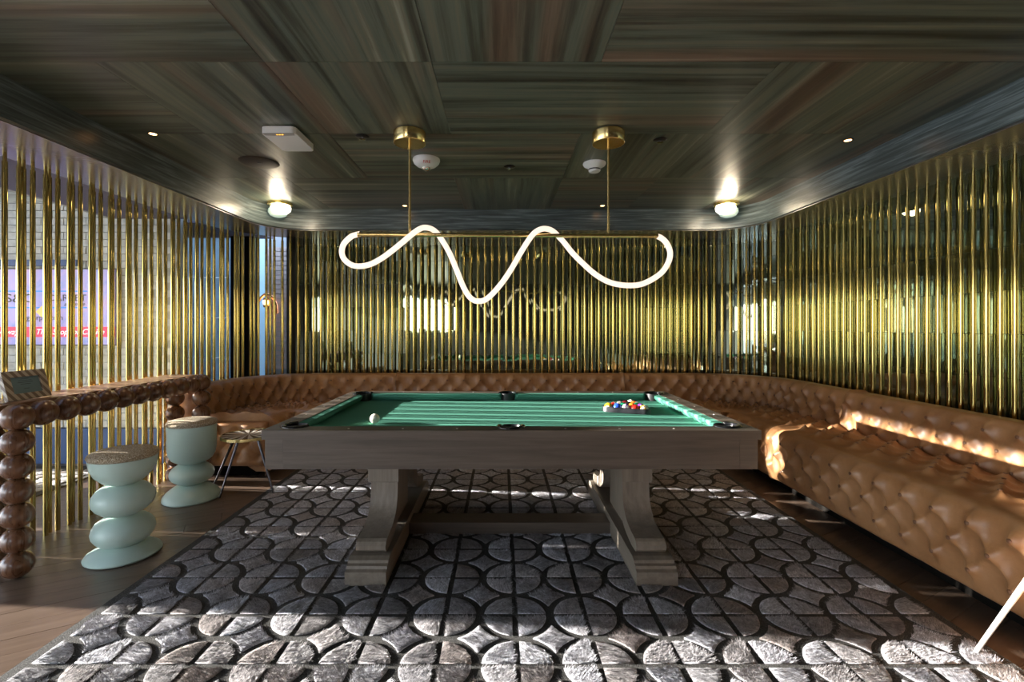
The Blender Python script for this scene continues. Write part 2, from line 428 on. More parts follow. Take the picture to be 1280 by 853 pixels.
# ceiling panels
CE = struct(box('ceiling', -3.0, 3.1, Y0, 5.5, 2.572, 2.70, M['matte_black']), 'dark ceiling of streaky stained veneer panels laid in two directions')
cp = []
cp += [(-3.0, -1.11, -3.5, 2.2, 'x'), (-1.11, -.33, -3.5, 2.2, 'y'), (-.33, .46, -3.5, 2.2, 'y'), (.46, 3.1, -3.5, 2.2, 'x')]
cp += [(-3.0, -1.9, 2.2, 3.02, 'x'), (-1.9, -1.11, 2.2, 3.02, 'y'), (-1.11, -.33, 2.2, 3.02, 'y'), (-.33, 1.30, 2.2, 3.02, 'x'), (1.30, 2.10, 2.2, 3.02, 'y'), (2.10, 3.1, 2.2, 3.02, 'y')]
cp += [(-3.0, -1.9, 3.02, 3.92, 'y'), (-1.9, -1.11, 3.02, 3.92, 'y'), (-1.11, .50, 3.02, 3.92, 'x'), (.50, 1.30, 3.02, 3.92, 'y'), (1.30, 2.10, 3.02, 3.92, 'y'), (2.10, 3.1, 3.02, 3.92, 'y')]
cp += [(-3.0, -1.8, 3.92, 5.5, 'y'), (-1.8, -.40, 3.92, 5.5, 'x'), (-.40, .50, 3.92, 5.5, 'y'), (.50, 1.30, 3.92, 5.5, 'x'), (1.30, 2.10, 3.92, 5.5, 'x'), (2.10, 3.1, 3.92, 5.5, 'y')]
for x0, x1, y0, y1, gr in cp:
    cx, cy = (x0+x1)/2, (y0+y1)/2; hx, hy = (x1-x0)/2-.0012, (y1-y0)/2-.0012
    box('veneer_panel', -hx, hx, -hy, hy, 0, .02, M['veneer_'+gr], CE, loc=(cx, cy, 2.552+random.uniform(-.0005, .0005)))
struct(sweep('trim_1', [(.42, 2.33), (.405, 2.42), (.40, 2.56), (.43, 2.56), (.44, 2.34)], 0, LT, M['fascia'], smooth=True), 'dark curved veneer fascia round the ceiling recess')
struct(sweep('trim_2', [(.425, 2.328), (.425, 2.342), (-.085, 2.342), (-.085, 2.328)], 0, LT, M['soffit']), 'glossy dark soffit band into which the brass tubes run')

# tiled walls behind the tubes
sT = L1+R*math.radians(62)                # tile starts part way round the left corner
TD = -.075
sBR = L1+LA+LB
wall_back = struct(sweep('wall_back', [(TD-.012, 0), (TD-.012, 2.34), (TD-.12, 2.34), (TD-.12, 0)], sT, sBR, M['grout']), 'back wall of green mirror tiles behind brass tubes')
wall_corner = struct(sweep('wall_right_corner', [(TD-.012, 0), (TD-.012, 2.34), (TD-.12, 2.34), (TD-.12, 0)], sBR, sBR+LA, M['grout']), 'curved right corner wall of green mirror tiles')
wall_right = struct(sweep('wall_right', [(TD-.012, 0), (TD-.012, 2.34), (TD-.12, 2.34), (TD-.12, 0)], sBR+LA, LT, M['grout']), 'right wall of green mirror tiles behind brass tubes')
tw, th = .0815, .268
bm = bmesh.new(); add_box(bm, -tw/2+.0012, tw/2-.0012, -.005, .005, -th/2+.0014, th/2-.0014)
tile_me = bm_mesh('tile', bm, bevel=.0015, seg=1); tile_me.materials.append(M['tile'])
def tiles(wall, s0, s1, ymin=None, limit=300):
    n = int(round((s1-s0)/tw)); k = 0; rb = bmesh.new(); extra = 0
    for i in range(n):
        s = s0+(i+.5)*(s1-s0)/n; (px, py), (nx, ny) = path(s)
        off = (.5 if i % 2 else 0)*0
        for r_ in range(6):
            z = .735+th*(r_+.5)+off
            if ymin and py < ymin: continue
            rot = math.atan2(-nx, ny)+random.gauss(0, .006); tl = random.gauss(0, .0022)
            if k < limit:
                o = bpy.data.objects.new('tile', tile_me); C.objects.link(o); o.parent = wall
                o.location = (px+nx*TD, py+ny*TD, z); o.rotation_euler = (tl, 0, rot); k += 1
            else:
                add_box(rb, -tw/2+.0012, tw/2-.0012, -.005, .005, -th/2+.0014, th/2-.0014,
                        Matrix.Translation((px+nx*TD, py+ny*TD, z)) @ Matrix.Rotation(rot, 4, 'Z') @ Matrix.Rotation(tl, 4, 'X')); extra += 1
    if extra: tag(link('tiling', bm_mesh('tiling', rb), M['tile'], wall), kind='stuff')
    else: rb.free()
tiles(wall_back, L1+LA-.35, sBR, limit=300)
tiles(wall_corner, sBR, sBR+LA)
tiles(wall_right, sBR+LA, sYR(1.2))

# front wall (behind the camera) with a wide window opening
WF = struct(box('wall_front', -3.0, 3.3, Y0-.15, Y0, 2.15, 2.7, M['dark_wall']), 'dark wall behind the photographer')
struct(box('wall_front_pier', -1.6, 3.3, Y0-.15, Y0, -.02, 2.15, M['dark_wall']), 'dark pier beside the front window')
struct(box('wall_hall_front', -5.5, -3.0, Y0-.15, Y0, -.02, 3.3, M['plaster']), 'plaster front wall added out of view in the hall')  # added wall that darkens what the brass tubes reflect
struct(box('wall_front_sill', -3.0, -1.6, Y0-.15, Y0, -.02, 1.2, M['dark_wall']), 'low dark wall under the front window')

# ------------------------------------------------------------------ hall beyond the left tube screen
HB = 4.58
WB = struct(box('wall_hall_back', -7.2, -3.16, HB+.012, HB+.16, -.02, 3.2, M['mortar']), 'white painted brick wall of the hall, facing the camera')
bm = bmesh.new(); add_box(bm, -.105, .105, -.012, .012, -.0315, .0315)
brick_me = bm_mesh('brick', bm, bevel=.003, seg=1); brick_me.materials.append(M['brick'])
nb = 0; rb = bmesh.new()
for r_ in range(41):
    z = .34+.07*(r_+.5)
    x = -3.16-.107+(.11 if r_ % 2 else 0)
    while x > -7.1:
        if x+.105 > -3.158: x -= .218; continue
        if nb < 300 and x > -5.15 and z < 2.5:
            o = bpy.data.objects.new('brick', brick_me); C.objects.link(o); o.parent = WB
            o.location = (x, HB+random.uniform(-.002, .002), z); nb += 1
        else: add_box(rb, x-.105, x+.105, HB-.012, HB+.012, z-.0315, z+.0315)
        x -= .218
tag(link('brickwork', bm_mesh('brickwork', rb), M['brick'], WB), kind='stuff')
struct(box('baseboard_hall', -7.2, -3.16, HB-.05, HB+.02, -.01, .335, M['navy'], bevel=.004), 'navy painted base along the foot of the white brick wall')
struct(box('trim_3', -3.75, XL-.17, Y0, HB+.0, 2.36, 2.40, M['lilac']), 'plum grey hall soffit beside the tubes')
struct(box('trim_4', -3.79, -3.75, Y0, HB, 2.36, 3.2, M['board']), 'grey boarded fascia in the hall')
struct(box('ceiling_hall', -7.2, -3.79, Y0, HB, 3.2, 3.3, M['board']), 'grey boarded hall ceiling')
struct(box('trim_5', -7.2, -3.16, HB-.03, HB-.013, 2.52, 3.2, M['board']), 'weathered boards over the white brick')
struct(box('wall_hall_return', -3.95, -3.85, HB+.16, 7.2, -.02, 3.2, M['plaster']), 'plaster return wall added in the hall to stop the sun')  # wall added to keep stray sun off the corner tubes and sofa
struct(box('trim_6', -3.85, -2.72, HB+.16, 5.62, 2.36, 2.44, M['lilac']), 'dark soffit over the passage')
struct(box('wall_passage_end', -3.95, .2, 7.0, 7.15, -.02, 3.3, M['aquaglass']), 'pale aqua glazed end of the passage')
# unseen facade, added so its header cuts off the low sun
struct(box('wall_left', -7.35, -7.2, Y0, HB+.16, 2.14, 3.3, M['plaster']), 'added hall facade header that cuts off the sun above the opening')
struct(box('wall_left_pier', -7.35, -7.2, HB-.04, 7.2, -.02, 3.3, M['plaster']), 'pier of the added hall facade')
# glass partition with rails
gp = thing('glass_partition', 'tall blue grey glass partition seen between tubes left of dark post', 'partition', (-3.44, 5.50, 0))
for i in range(5):
    box('pane', -.36, .30, -.006, .006, .02+i*.468, .02+(i+1)*.468-.012, M['blueglass'], gp, bevel=.001)
box('frame', -.385, -.36, -.02, .02, 0, 2.36, M['steel'], gp)
box('post', .30, .56, -.05, .05, 0, 2.36, M['matte_black'], gp, bevel=.004)
# pink brick column with copper arch lamp
pc = struct(box('wall_brick_column', -3.02, -2.62, 6.02, 6.4, -.02, 3.1, M['mortar']), 'pale pink brick column at the end of the passage')
bm = bmesh.new(); add_box(bm, -.097, .097, -.012, .012, -.026, .026)
pb = bm_mesh('brick', bm, bevel=.002, seg=1); pb.materials.append(M['pinkbrick'])
for r_ in range(26):
    for c_ in range(2):
        o = bpy.data.objects.new('brick', pb); C.objects.link(o); o.parent = pc
        o.location = (-2.92+c_*.2+(.0 if r_ % 2 else -.0), 6.01, .80+r_*.06)
cl = thing('wall_lamp', 'glowing copper arch lamp on the pink brick column', 'lamp', (-2.98, 5.97, 1.62))
tube('arch', spline([(-.12, 0, -.14), (-.11, 0, 0), (-.03, 0, .10), (.06, 0, .08), (.12, 0, -.02), (.13, 0, -.14)]), .016, M['copper'], cl)
lathe('bulb', [(0, -.035), (.025, -.025), (.035, 0), (.025, .025), (0, .035)], M['warm_spot'], cl, 20, loc=(0, -.03, .0))
box('backplate', -.05, .05, .012, .026, -.06, .06, M['copper'], cl, bevel=.004)

# display screen with the lettering of the photograph
tv = thing('display_screen', 'lilac lit advertising screen with red ribbon on white brick wall', 'screen', (-4.36, HB-.06, 1.504))
box('case', -.665, .665, .0, .045, -.37, .37, M['black'], tv, bevel=.004)
box('display', -.655, .655, -.006, .001, -.36, .36, M['screen'], tv)
box('ribbon', -.655, .655, -.009, -.0055, -.287, -.19, M['ribbon'], tv)
def text(name, s, size, x, z, m, parent, align='LEFT', y=-.0085, shear=0, sx=1):
    cu = bpy.data.curves.new('t', 'FONT'); cu.body = s; cu.size = size; cu.align_x = align; cu.shear = shear; cu.extrude = .0008
    o = bpy.data.objects.new('t', cu); C.objects.link(o)
    me = bpy.data.meshes.new_from_object(o.evaluated_get(bpy.context.evaluated_depsgraph_get())); bpy.data.objects.remove(o)
    me.materials.clear(); me.materials.append(m)
    q = link(name, me, None, parent, (x, y, z), (PI/2, 0, 0)); q.scale = (sx, 1, 1); return q
text('lettering', 'S&G', .115, -.40, .045, M['ink'], tv, sx=1.4)
text('lettering', 'CARPET', .088, .005, .058, M['ink'], tv, sx=1.2)
text('lettering', 'and more', .05, .17, .012, M['ink'], tv, shear=.4)
text('lettering', 'sgcarpet.com', .070, -.215, -.125, M['ink'], tv)
for wd, xw in (('Always', -.45), ('The', -.10), ('Shop', .06), ('of', .25), ('Choice', .34)):
    text('lettering', wd, .074, xw, -.262, M['ribbon_text'], tv, y=-.0115, shear=.3)
box('rule', -.655, .39, -.008, -.0062, .145, .157, M['ink_blue'], tv)
box('rule', -.655, .39, -.008, -.0062, -.012, 0, M['ink_blue'], tv)
prism('emblem', [(-.10, -.045), (-.045, .010), (.01, -.045), (-.045, -.10)], 'y', -.009, -.0062, M['gold'], tv)
box('header_strip', -.52, .28, .0, .04, .395, .455, M['navy'], tv, bevel=.003)

# ------------------------------------------------------------------ brass tube screens
def tube_proto(z0, z1):
    r = .0135
    return lathe_mesh('tube', [(0, z0), (r, z0), (r, z1-.055), (.0095, z1-.052), (.0095, z1), (0, z1)], 28)
tm_floor = tube_proto(0, 2.33); tm_floor.materials.append(M['brass']); tm_floor.set_sharp_from_angle(angle=math.radians(40))
def place_tube(par, s, d):
    p = pt(s, d); o = bpy.data.objects.new('tube', tm_floor); C.objects.link(o); o.parent = par
    o.location = (p.x, p.y, 0); o.rotation_euler = (0, 0, random.random()*6)
scr_l = thing('tube_screen', 'open screen of polished brass tubes from floor to soffit along the left', 'screen')
scr_b = thing('tube_screen', 'brass tube screen over the mirror tiles of the back wall and corner', 'screen')
scr_r = thing('tube_screen', 'brass tube screen over the mirror tiles of the straight right wall', 'screen')
s = sY(2.65); i = 0; sp = .0815
while s < sYR(1.25):
    par = scr_l if s < sT else (scr_b if s < sBR+LA else scr_r)
    place_tube(par, s, 0)
    if s < sT-.1 and i % 2 == 0: place_tube(par, s+.045, -.020)
    s += sp; i += 1

# ------------------------------------------------------------------ tufted banquette
def tuft(u, v, rows, w=.18, A=.023, D=.023, fade=.07, phase=0):
    """inward depth for tufting; rows = (v_first, row step, n rows)"""
    v0, h, n = rows; v1 = v0+h*(n-1)
    vc = np.clip(v, v0, v1); a = (u+phase)/w; b = (vc-v0)/(2*h)
    p, q = a+b, a-b
    pil = (np.abs(np.sin(PI*p))*np.abs(np.sin(PI*q)))**.5
    out = np.maximum(v0-v, v-v1).clip(0)
    pil = 1-(1-pil)*np.exp(-(out/fade)**2)
    # nearest button
    P, Q = np.round(p), np.round(q)
    du = (a-(P+Q)/2)*w; bv = v0+(P-Q)*h; dv = v-bv
    ok = ((P-Q) >= -.1) & ((P-Q) <= n-.9)
    dim = np.where(ok, np.exp(-(du**2+dv**2)/(.030**2)), 0)
    return A*(1-pil)+D*dim
def arc_profile(P, step):
    """resample a polyline; returns points and arc length"""
    P = np.array(P, float); seg = np.linalg.norm(np.diff(P, axis=0), axis=1); L = np.concatenate([[0], np.cumsum(seg)])
    n = int(L[-1]/step)+1; t = np.linspace(0, L[-1], n)
    return np.stack([np.interp(t, L, P[:, 0]), np.interp(t, L, P[:, 1])], 1), t
def corner(cx, cz, r, a0, a1, n=8):
    return [(cx+r*math.cos(math.radians(a0+(a1-a0)*i/n)), cz+r*math.sin(math.radians(a0+(a1-a0)*i/n))) for i in range(n+1)]
def tufted_sweep(name, prof, zones, s0, s1, parent, du=.0125, cap=(1, 1), seam=.006, endround=(0, 0), org=0):
    P, t = arc_profile(prof, .0125); n = len(P)
    ns = int((s1-s0)/du)+1; ss = np.linspace(s0, s1, ns)
    base = np.zeros((ns, n, 3)); nrm = np.zeros((ns, n, 3)); alg = np.zeros((ns, 3))
    dP = np.gradient(P, axis=0); dP /= np.linalg.norm(dP, axis=1)[:, None]+1e-9
    nd, nz = dP[:, 1], -dP[:, 0]                     # normal in (d,z), outward for profiles given rear->front
    for i, s in enumerate(ss):
        (x, y), (nx, ny) = path(s)
        base[i, :, 0] = x+nx*P[:, 0]; base[i, :, 1] = y+ny*P[:, 0]; base[i, :, 2] = P[:, 1]
        nrm[i, :, 0] = nx*nd; nrm[i, :, 1] = ny*nd; nrm[i, :, 2] = nz
        alg[i] = (ny, -nx, 0)
    U, V = np.meshgrid(ss-org, t, indexing='ij'); dep = np.zeros_like(U)
    for (va, vb, rows, phase) in zones:
        msk = (V >= va) & (V < vb)
        dep = np.where(msk, tuft(U, V, rows, phase=phase), dep)
    # seam crease / rounded ends
    for side, e_ in ((0, ss-s0), (1, s1-ss)):
        r_ = endround[side]
        if r_: c = np.where(e_ < r_, r_-np.sqrt(np.clip(r_**2-(r_-e_)**2, 0, None)), 0)
        else: c = seam*2.2*np.exp(-(e_/.014)**2)
        dep = dep+c[:, None]
    dep = dep
    pos = base-nrm*dep[..., None]*1.0
    vs = pos.reshape(-1, 3); fs = []
    for i in range(ns-1):
        for k in range(n-1): fs.append((i*n+k, i*n+k+1, (i+1)*n+k+1, (i+1)*n+k))
    if cap[0]: fs.append(tuple(range(n))[::-1])
    if cap[1]: fs.append(tuple((ns-1)*n+k for k in range(n)))
    me = bpy.data.meshes.new(name); me.from_pydata(vs.tolist(), [], fs); me.update()
    bm = bmesh.new(); bm.from_mesh(me); bmesh.ops.recalc_face_normals(bm, faces=bm.faces); bm.to_mesh(me); bm.free()
    me.polygons.foreach_set('use_smooth', [True]*len(me.polygons)); me.set_sharp_from_angle(angle=math.radians(70))
    o = link(name, me, M['leather'], parent)
    # buttons
    bb = bmesh.new(); w = .18; c = 0
    for (va, vb, (v0, h, nr), phase) in zones:
        for k in range(nr):
            j0 = math.ceil((s0-org+phase)/w*2)-1
            for j in range(j0, j0+int((s1-s0)/w*2)+4):
                if (j+k) % 2: continue
                u = j*w/2-phase+org; v = v0+h*k
                if u < s0+.04 or u > s1-.04: continue
                d = np.interp(v, t, P[:, 0]); z = np.interp(v, t, P[:, 1]); a = np.interp(v, t, nd); b = np.interp(v, t, nz)
                (x, y), (nx, ny) = path(u); N = Vector((nx*a, ny*a, b)).normalized()
                p0 = Vector((x+nx*d, y+ny*d, z))-N*(.026+.020-.004)
                Mx = Matrix.Translation(p0) @ N.to_track_quat('Z', 'Y').to_matrix().to_4x4() @ Matrix.Diagonal((1, 1, .45, 1))
                bmesh.ops.create_uvsphere(bb, u_segments=8, v_segments=5, radius=.011, matrix=Mx); c += 1
    if c: tag(link('button', bm_mesh('button', bb, smooth=True), M['button'], o), kind='stuff')
    else: bb.free()
    return o
DF = .85     # seat front distance from the tube line
seat_prof = [(.22, .40), (.24, .49)]+[(.30, .497)]+[(DF-.09, .505)]+corner(DF-.075, .43, .075, 90, 0)[0:]+[(DF, .30), (DF-.005, .15)]+corner(DF-.035, .13, .03, 0, -90, 4)+[(DF-.12, .10)]
_, tt = arc_profile(seat_prof, .0125)
def arc_at(prof, test):
    P, t = arc_profile(prof, .0025); return t[[i for i, p in enumerate(P) if test(p)][0]]
v_edge = arc_at(seat_prof, lambda p: p[0] > DF-.03)
v_f0 = arc_at(seat_prof, lambda p: p[0] > DF-.01 and p[1] < .425)
v_s0 = arc_at(seat_prof, lambda p: p[0] > .33)
seat_z = [(0, v_edge, (v_s0, .105, 4), 0), (v_edge, 9, (v_f0, .105, 3), 0)]
back_prof = [(.06, .12), (.05, .50), (.05, .74)]+corner(.10, .745, .05, 180, 90, 5)+corner(.175, .745, .05, 90, 10, 6)+[(.245, .62), (.265, .50), (.26, .42)]
v_b0 = arc_at(back_prof, lambda p: p[0] > .2 and p[1] < .725)
back_z = [(0, 9, (v_b0, .098, 3), 0)]
# side: mask rear part of backrest zones by fade (rows only on face)
def section(label, s0, s1, endr=(0, 0)):
    p = pt((s0+s1)/2, .5)
    t_ = thing('banquette_section', label, 'sofa', (p.x, p.y, 0), group=None)
    for nm, pr, zn in (('seat', seat_prof, seat_z), ('backrest', back_prof, back_z)):
        o = tufted_sweep(nm, pr, zn, s0+.002, s1-.002, t_, endround=endr if nm == 'seat' else (endr[0]*.6, endr[1]*.6))
        o.location = (-p.x, -p.y, 0)
    pl = sweep('plinth', [(.10, .0), (.10, .13), (DF-.14, .13), (DF-.14, 0)], s0+.06, s1-.005, M['matte_black'], t_); pl.location = (-p.x, -p.y, 0)
    return t_
sA = sY(4.12); sB = L1+LA+(-1.16-(XL+R)); sC = L1+LA+(1.33-(XL+R)); sD = sYR(3.80); sE = sYR(1.25)
secL = section('tan tufted leather banquette section curving round the left corner behind the counter', sA, sB, (.05, 0))
secC = section('tan tufted leather banquette section along the back wall directly behind the pool table', sB, sC)
secR = section('tan tufted leather banquette section curving round the far right corner', sC, sD)
secS = section('tan tufted leather banquette section running straight along the right wall in front', sD, sE)
# tufted end panel of the left section
def end_panel():
    P0 = secL.location; ye = 4.12-.012
    us = np.arange(0, .60, .0125); vz = np.arange(0, .40, .0125)
    U, V = np.meshgrid(us, vz, indexing='ij'); a, b = us[-1], vz[-1]
    dep = tuft(U, V, (.10, .105, 3), phase=.02)
    def er(x, L, r=.06):
        e_ = np.minimum(x, L-x); return np.where(e_ < r, r-np.sqrt(np.clip(r*r-(r-e_)**2, 0, None)), 0)
    dep = dep+np.maximum(er(U, a), er(V, b))
    X = XL+.26+U; Z = .105+V; Y = ye-.07+dep
    vs = np.stack([X-P0.x, Y-P0.y, Z], -1).reshape(-1, 3); n = len(vz)
    fs = [(i*n+k, (i+1)*n+k, (i+1)*n+k+1, i*n+k+1) for i in range(len(us)-1) for k in range(n-1)]
    me = bpy.data.meshes.new('end_panel'); me.from_pydata(vs.tolist(), [], fs); me.polygons.foreach_set('use_smooth', [True]*len(fs))
    o = link('end_panel', me, M['leather'], secL)
    sm = o.modifiers.new('thick', 'SOLIDIFY'); sm.thickness = .01; sm.offset = -1
    lathe('foot', [(0, 0), (.016, 0), (.02, .10), (0, .10)], M['walnut'], secL, 16, loc=(XL+.80-P0.x, ye+.06-P0.y, .002))
end_panel()

# ------------------------------------------------------------------ rug
gx0, gy0, gs = -1.836, 1.816-.316*2, .3155
NX, NY = 12, 10
rug = thing('cowhide_rug', 'large patchwork rug of grey and brown cowhide circles and stars on dark pile', 'rug', (.054, 2.7, 0))
RZ = .012
box('backing', -.035-NX*gs/2, NX*gs/2+.035, gy0-.035-2.7, gy0+NY*gs+.035-2.7, .0005, .012, M['pile'], rug, bevel=.004)
rr, ring = .140, .171
def quarter(n=9):
    g_ = .0125
    pts = [(g_, g_)]
    for i in range(n+1):
        a = math.asin(g_/rr)+(PI/2-2*math.asin(g_/rr))*i/n; pts.append((rr*math.cos(a), rr*math.sin(a)))
    return pts
def star(n=7):
    h = gs/2; pts = []
    for cx, cy, a0 in ((h, h, 270), (-h, h, 0), (-h, -h, 90), (h, -h, 180)):
        # arc of the ring circle centred on each corner, seen from the star
        lim = math.degrees(math.acos(h/ring))+2
        for i in range(n+1):
            a = math.radians(a0-lim-(90-2*lim)*i/n)
            pts.append((cx+ring*math.cos(a), cy+ring*math.sin(a)))
    return pts
def patch_mesh(pts, zt=.006):
    """domed furry patch: rim low, raised inside"""
    cx = sum(p[0] for p in pts)/len(pts); cy = sum(p[1] for p in pts)/len(pts)
    vs, fs, n = [], [], len(pts)
    for f, z in ((1.0, -.001), (.985, zt*.8), (.94, zt), (.5, zt*1.05)):
        vs += [(cx+(p[0]-cx)*f, cy+(p[1]-cy)*f, z) for p in pts]
    vs.append((cx, cy, zt*1.05))
    for r_ in range(3):
        for k in range(n):
            j = (k+1) % n; fs.append((r_*n+k, r_*n+j, (r_+1)*n+j, (r_+1)*n+k))
    for k in range(n): fs.append((3*n+k, 3*n+(k+1) % n, 4*n))
    return vs, fs
def inside(p, poly):
    c = False; j = len(poly)-1
    for i in range(len(poly)):
        if (poly[i][1] > p[1]) != (poly[j][1] > p[1]) and p[0] < (poly[j][0]-poly[i][0])*(p[1]-poly[i][1])/(poly[j][1]-poly[i][1])+poly[i][0]: c = not c
        j = i
    return c
def furry(pts, n, rs, direction):
    vs, fs = patch_mesh(pts)
    if area(pts) < 0: fs = [tuple(reversed(f)) for f in fs]
    x0, x1 = min(p[0] for p in pts), max(p[0] for p in pts); y0, y1 = min(p[1] for p in pts), max(p[1] for p in pts)
    k = 0; hv = [.5]*len(vs)
    while k < n:
        p = (rs.uniform(x0, x1), rs.uniform(y0, y1))
        if not inside(p, pts): continue
        a = direction+rs.gauss(0, .38)+.7*math.sin(p[0]*38+direction*5)*math.cos(p[1]*33); l = rs.uniform(.010, .022); w = rs.uniform(.0008, .0018)
        ca_, sa_ = math.cos(a), math.sin(a); b = len(vs); h = rs.uniform(.003, .009)
        hv += [rs.random()]*3
        vs += [(p[0]-sa_*w, p[1]+ca_*w, .005), (p[0]+sa_*w, p[1]-ca_*w, .005), (p[0]+ca_*l, p[1]+sa_*l, .0075+h)]
        fs.append((b, b+1, b+2)); k += 1
    return vs, fs, hv
qv, qf = patch_mesh(quarter()); sv, sf = patch_mesh(star())
# orientation check for star ordering
def area(p): return sum(p[i][0]*p[(i+1) % len(p)][1]-p[(i+1) % len(p)][0]*p[i][1] for i in range(len(p)))
QV = []; SV = []
_r = random.Random(5)
if area(star()) < 0: sf = [tuple(reversed(f)) for f in sf]
for k in range(5):
    for lst, P_ in ((QV, quarter()), (SV, star())):
        v_, f_, h_ = furry(P_, 560, _r, _r.uniform(0, 6.28)); me = mesh_of('hide_patch', v_, f_, True); me.materials.append(M['fur'])
        me.attributes.new('hair', 'FLOAT', 'POINT').data.foreach_set('value', h_)
        vl, fl, hl = furry(P_, 160, _r, _r.uniform(0, 6.28)); lst.append((me, vl, fl, hl))
np_ = 0; RV, RF, RT, RH = [], [], [], []
cells = [(i, j) for j in range(NY) for i in range(NX)]
cells.sort(key=lambda c: (c[1] < 1, c[1]))      # nearest rows in the frame first
for i, j in cells:
    cx, cy = gx0+(i+.5)*gs-.054, gy0+(j+.5)*gs-2.7
    items = [(random.choice(SV), cx, cy, 0)]
    for k, (dx, dy) in enumerate(((-1, -1), (1, -1), (1, 1), (-1, 1))):
        items.append((random.choice(QV), cx+dx*gs/2, cy+dy*gs/2, k*PI/2))
    for (me, V_, F_, H_), x, y, a in items:
        if np_ < 300 and j >= 1:
            o = bpy.data.objects.new('hide_patch', me); C.objects.link(o); o.parent = rug
            o.location = (x, y, RZ-.001); o.rotation_euler = (0, 0, a); np_ += 1
        else:
            t_ = random.random(); b0 = len(RV); ca_, sa_ = math.cos(a), math.sin(a)
            RV += [(x+v[0]*ca_-v[1]*sa_, y+v[0]*sa_+v[1]*ca_, RZ-.001+v[2]) for v in V_]; RT += [t_]*len(V_); RH += H_
            RF += [tuple(b0+q for q in f) for f in F_]
me = mesh_of('hide_patches', RV, RF, True); at = me.attributes.new('tone', 'FLOAT', 'POINT'); at.data.foreach_set('value', RT); me.attributes.new('hair', 'FLOAT', 'POINT').data.foreach_set('value', RH)
tag(link('hide_patches', me, M['fur_t'], rug), kind='stuff')
# second rug out in the hall
rug2 = thing('cowhide_rug', 'second cowhide patchwork rug lying in the hall beyond the left tubes', 'rug', (-4.55, 4.0, 0))
box('backing', -1.2, .95, -.75, .42, .0005, .012, M['pile'], rug2, bevel=.004)
RV, RF, RT = [], [], []
for i in range(6):
    for j in range(3):
        cx, cy = -1.0+(i+.5)*gs, -.62+(j+.5)*gs
        for V_, F_, x, y, a in [(sv, sf, cx, cy, 0)]+[(qv, qf, cx+dx*gs/2, cy+dy*gs/2, k*PI/2) for k, (dx, dy) in enumerate(((-1, -1), (1, -1), (1, 1), (-1, 1)))]:
            t_ = random.random(); b0 = len(RV); ca_, sa_ = math.cos(a), math.sin(a)
            RV += [(x+v[0]*ca_-v[1]*sa_, y+v[0]*sa_+v[1]*ca_, RZ-.001+v[2]) for v in V_]; RT += [t_]*len(V_)
            RF += [tuple(b0+q for q in f) for f in F_]
me = mesh_of('hide_patches', RV, RF, True); at = me.attributes.new('tone', 'FLOAT', 'POINT'); at.data.foreach_set('value', RT); me.attributes.new('hair', 'FLOAT', 'POINT').data.foreach_set('value', [.5]*len(RT))
tag(link('hide_patches', me, M['fur_t'], rug2), kind='stuff')

# ------------------------------------------------------------------ pool table
TX, TY = .045, 3.06
HX, HY = 1.245, .71
table = thing('pool_table', 'long grey brown wooden pool table with green cloth and scrolled trestle legs', 'table', (TX, TY, .012))
ZT = .788                                  # rail top above rug
def boolean_diff(o, cutters):
    bm = bmesh.new()
    for (x, y, r) in cutters:
        bmesh.ops.create_cone(bm, cap_ends=True, segments=28, radius1=r, radius2=r, depth=.5, matrix=Matrix.Translation((x, y, ZT)))
    cm = bpy.data.meshes.new('cut'); bm.to_mesh(cm); bm.free(); co = bpy.data.objects.new('cut', cm); C.objects.link(co)
    md = o.modifiers.new('b', 'BOOLEAN'); md.operation = 'DIFFERENCE'; md.object = co; md.solver = 'EXACT'
    par, loc = o.parent, o.location.copy(); o.parent = None; o.location = (0, 0, 0)
    bpy.context.view_layer.update(); dg = bpy.context.evaluated_depsgraph_get()
    nm = bpy.data.meshes.new_from_object(o.evaluated_get(dg)); o.modifiers.clear(); o.data = nm
    o.parent = par; o.location = loc; bpy.data.objects.remove(co)
nx_, ny_ = HX-.145, HY-.145               # nose lines
pk = [(sx*(nx_+.022), sy*(ny_+.022), .060) for sx in (-1, 1) for sy in (-1, 1)]+[(0, sy*(ny_+.045), .056) for sy in (-1, 1)]
bed = box('bed_cloth', -nx_-.03, nx_+.03, -ny_-.03, ny_+.03, ZT-.075, ZT-.052, M['cloth'], table); boolean_diff(bed, pk)
rw = .098
for sy in (-1, 1):
    a, b = sorted((sy*(HY-rw), sy*HY))
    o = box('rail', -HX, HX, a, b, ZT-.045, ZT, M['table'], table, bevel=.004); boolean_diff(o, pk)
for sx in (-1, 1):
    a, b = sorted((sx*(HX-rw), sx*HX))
    o = box('rail', a, b, -HY+rw+.001, HY-rw-.001, ZT-.045, ZT, M['table_y'], table, bevel=.002); boolean_diff(o, pk)
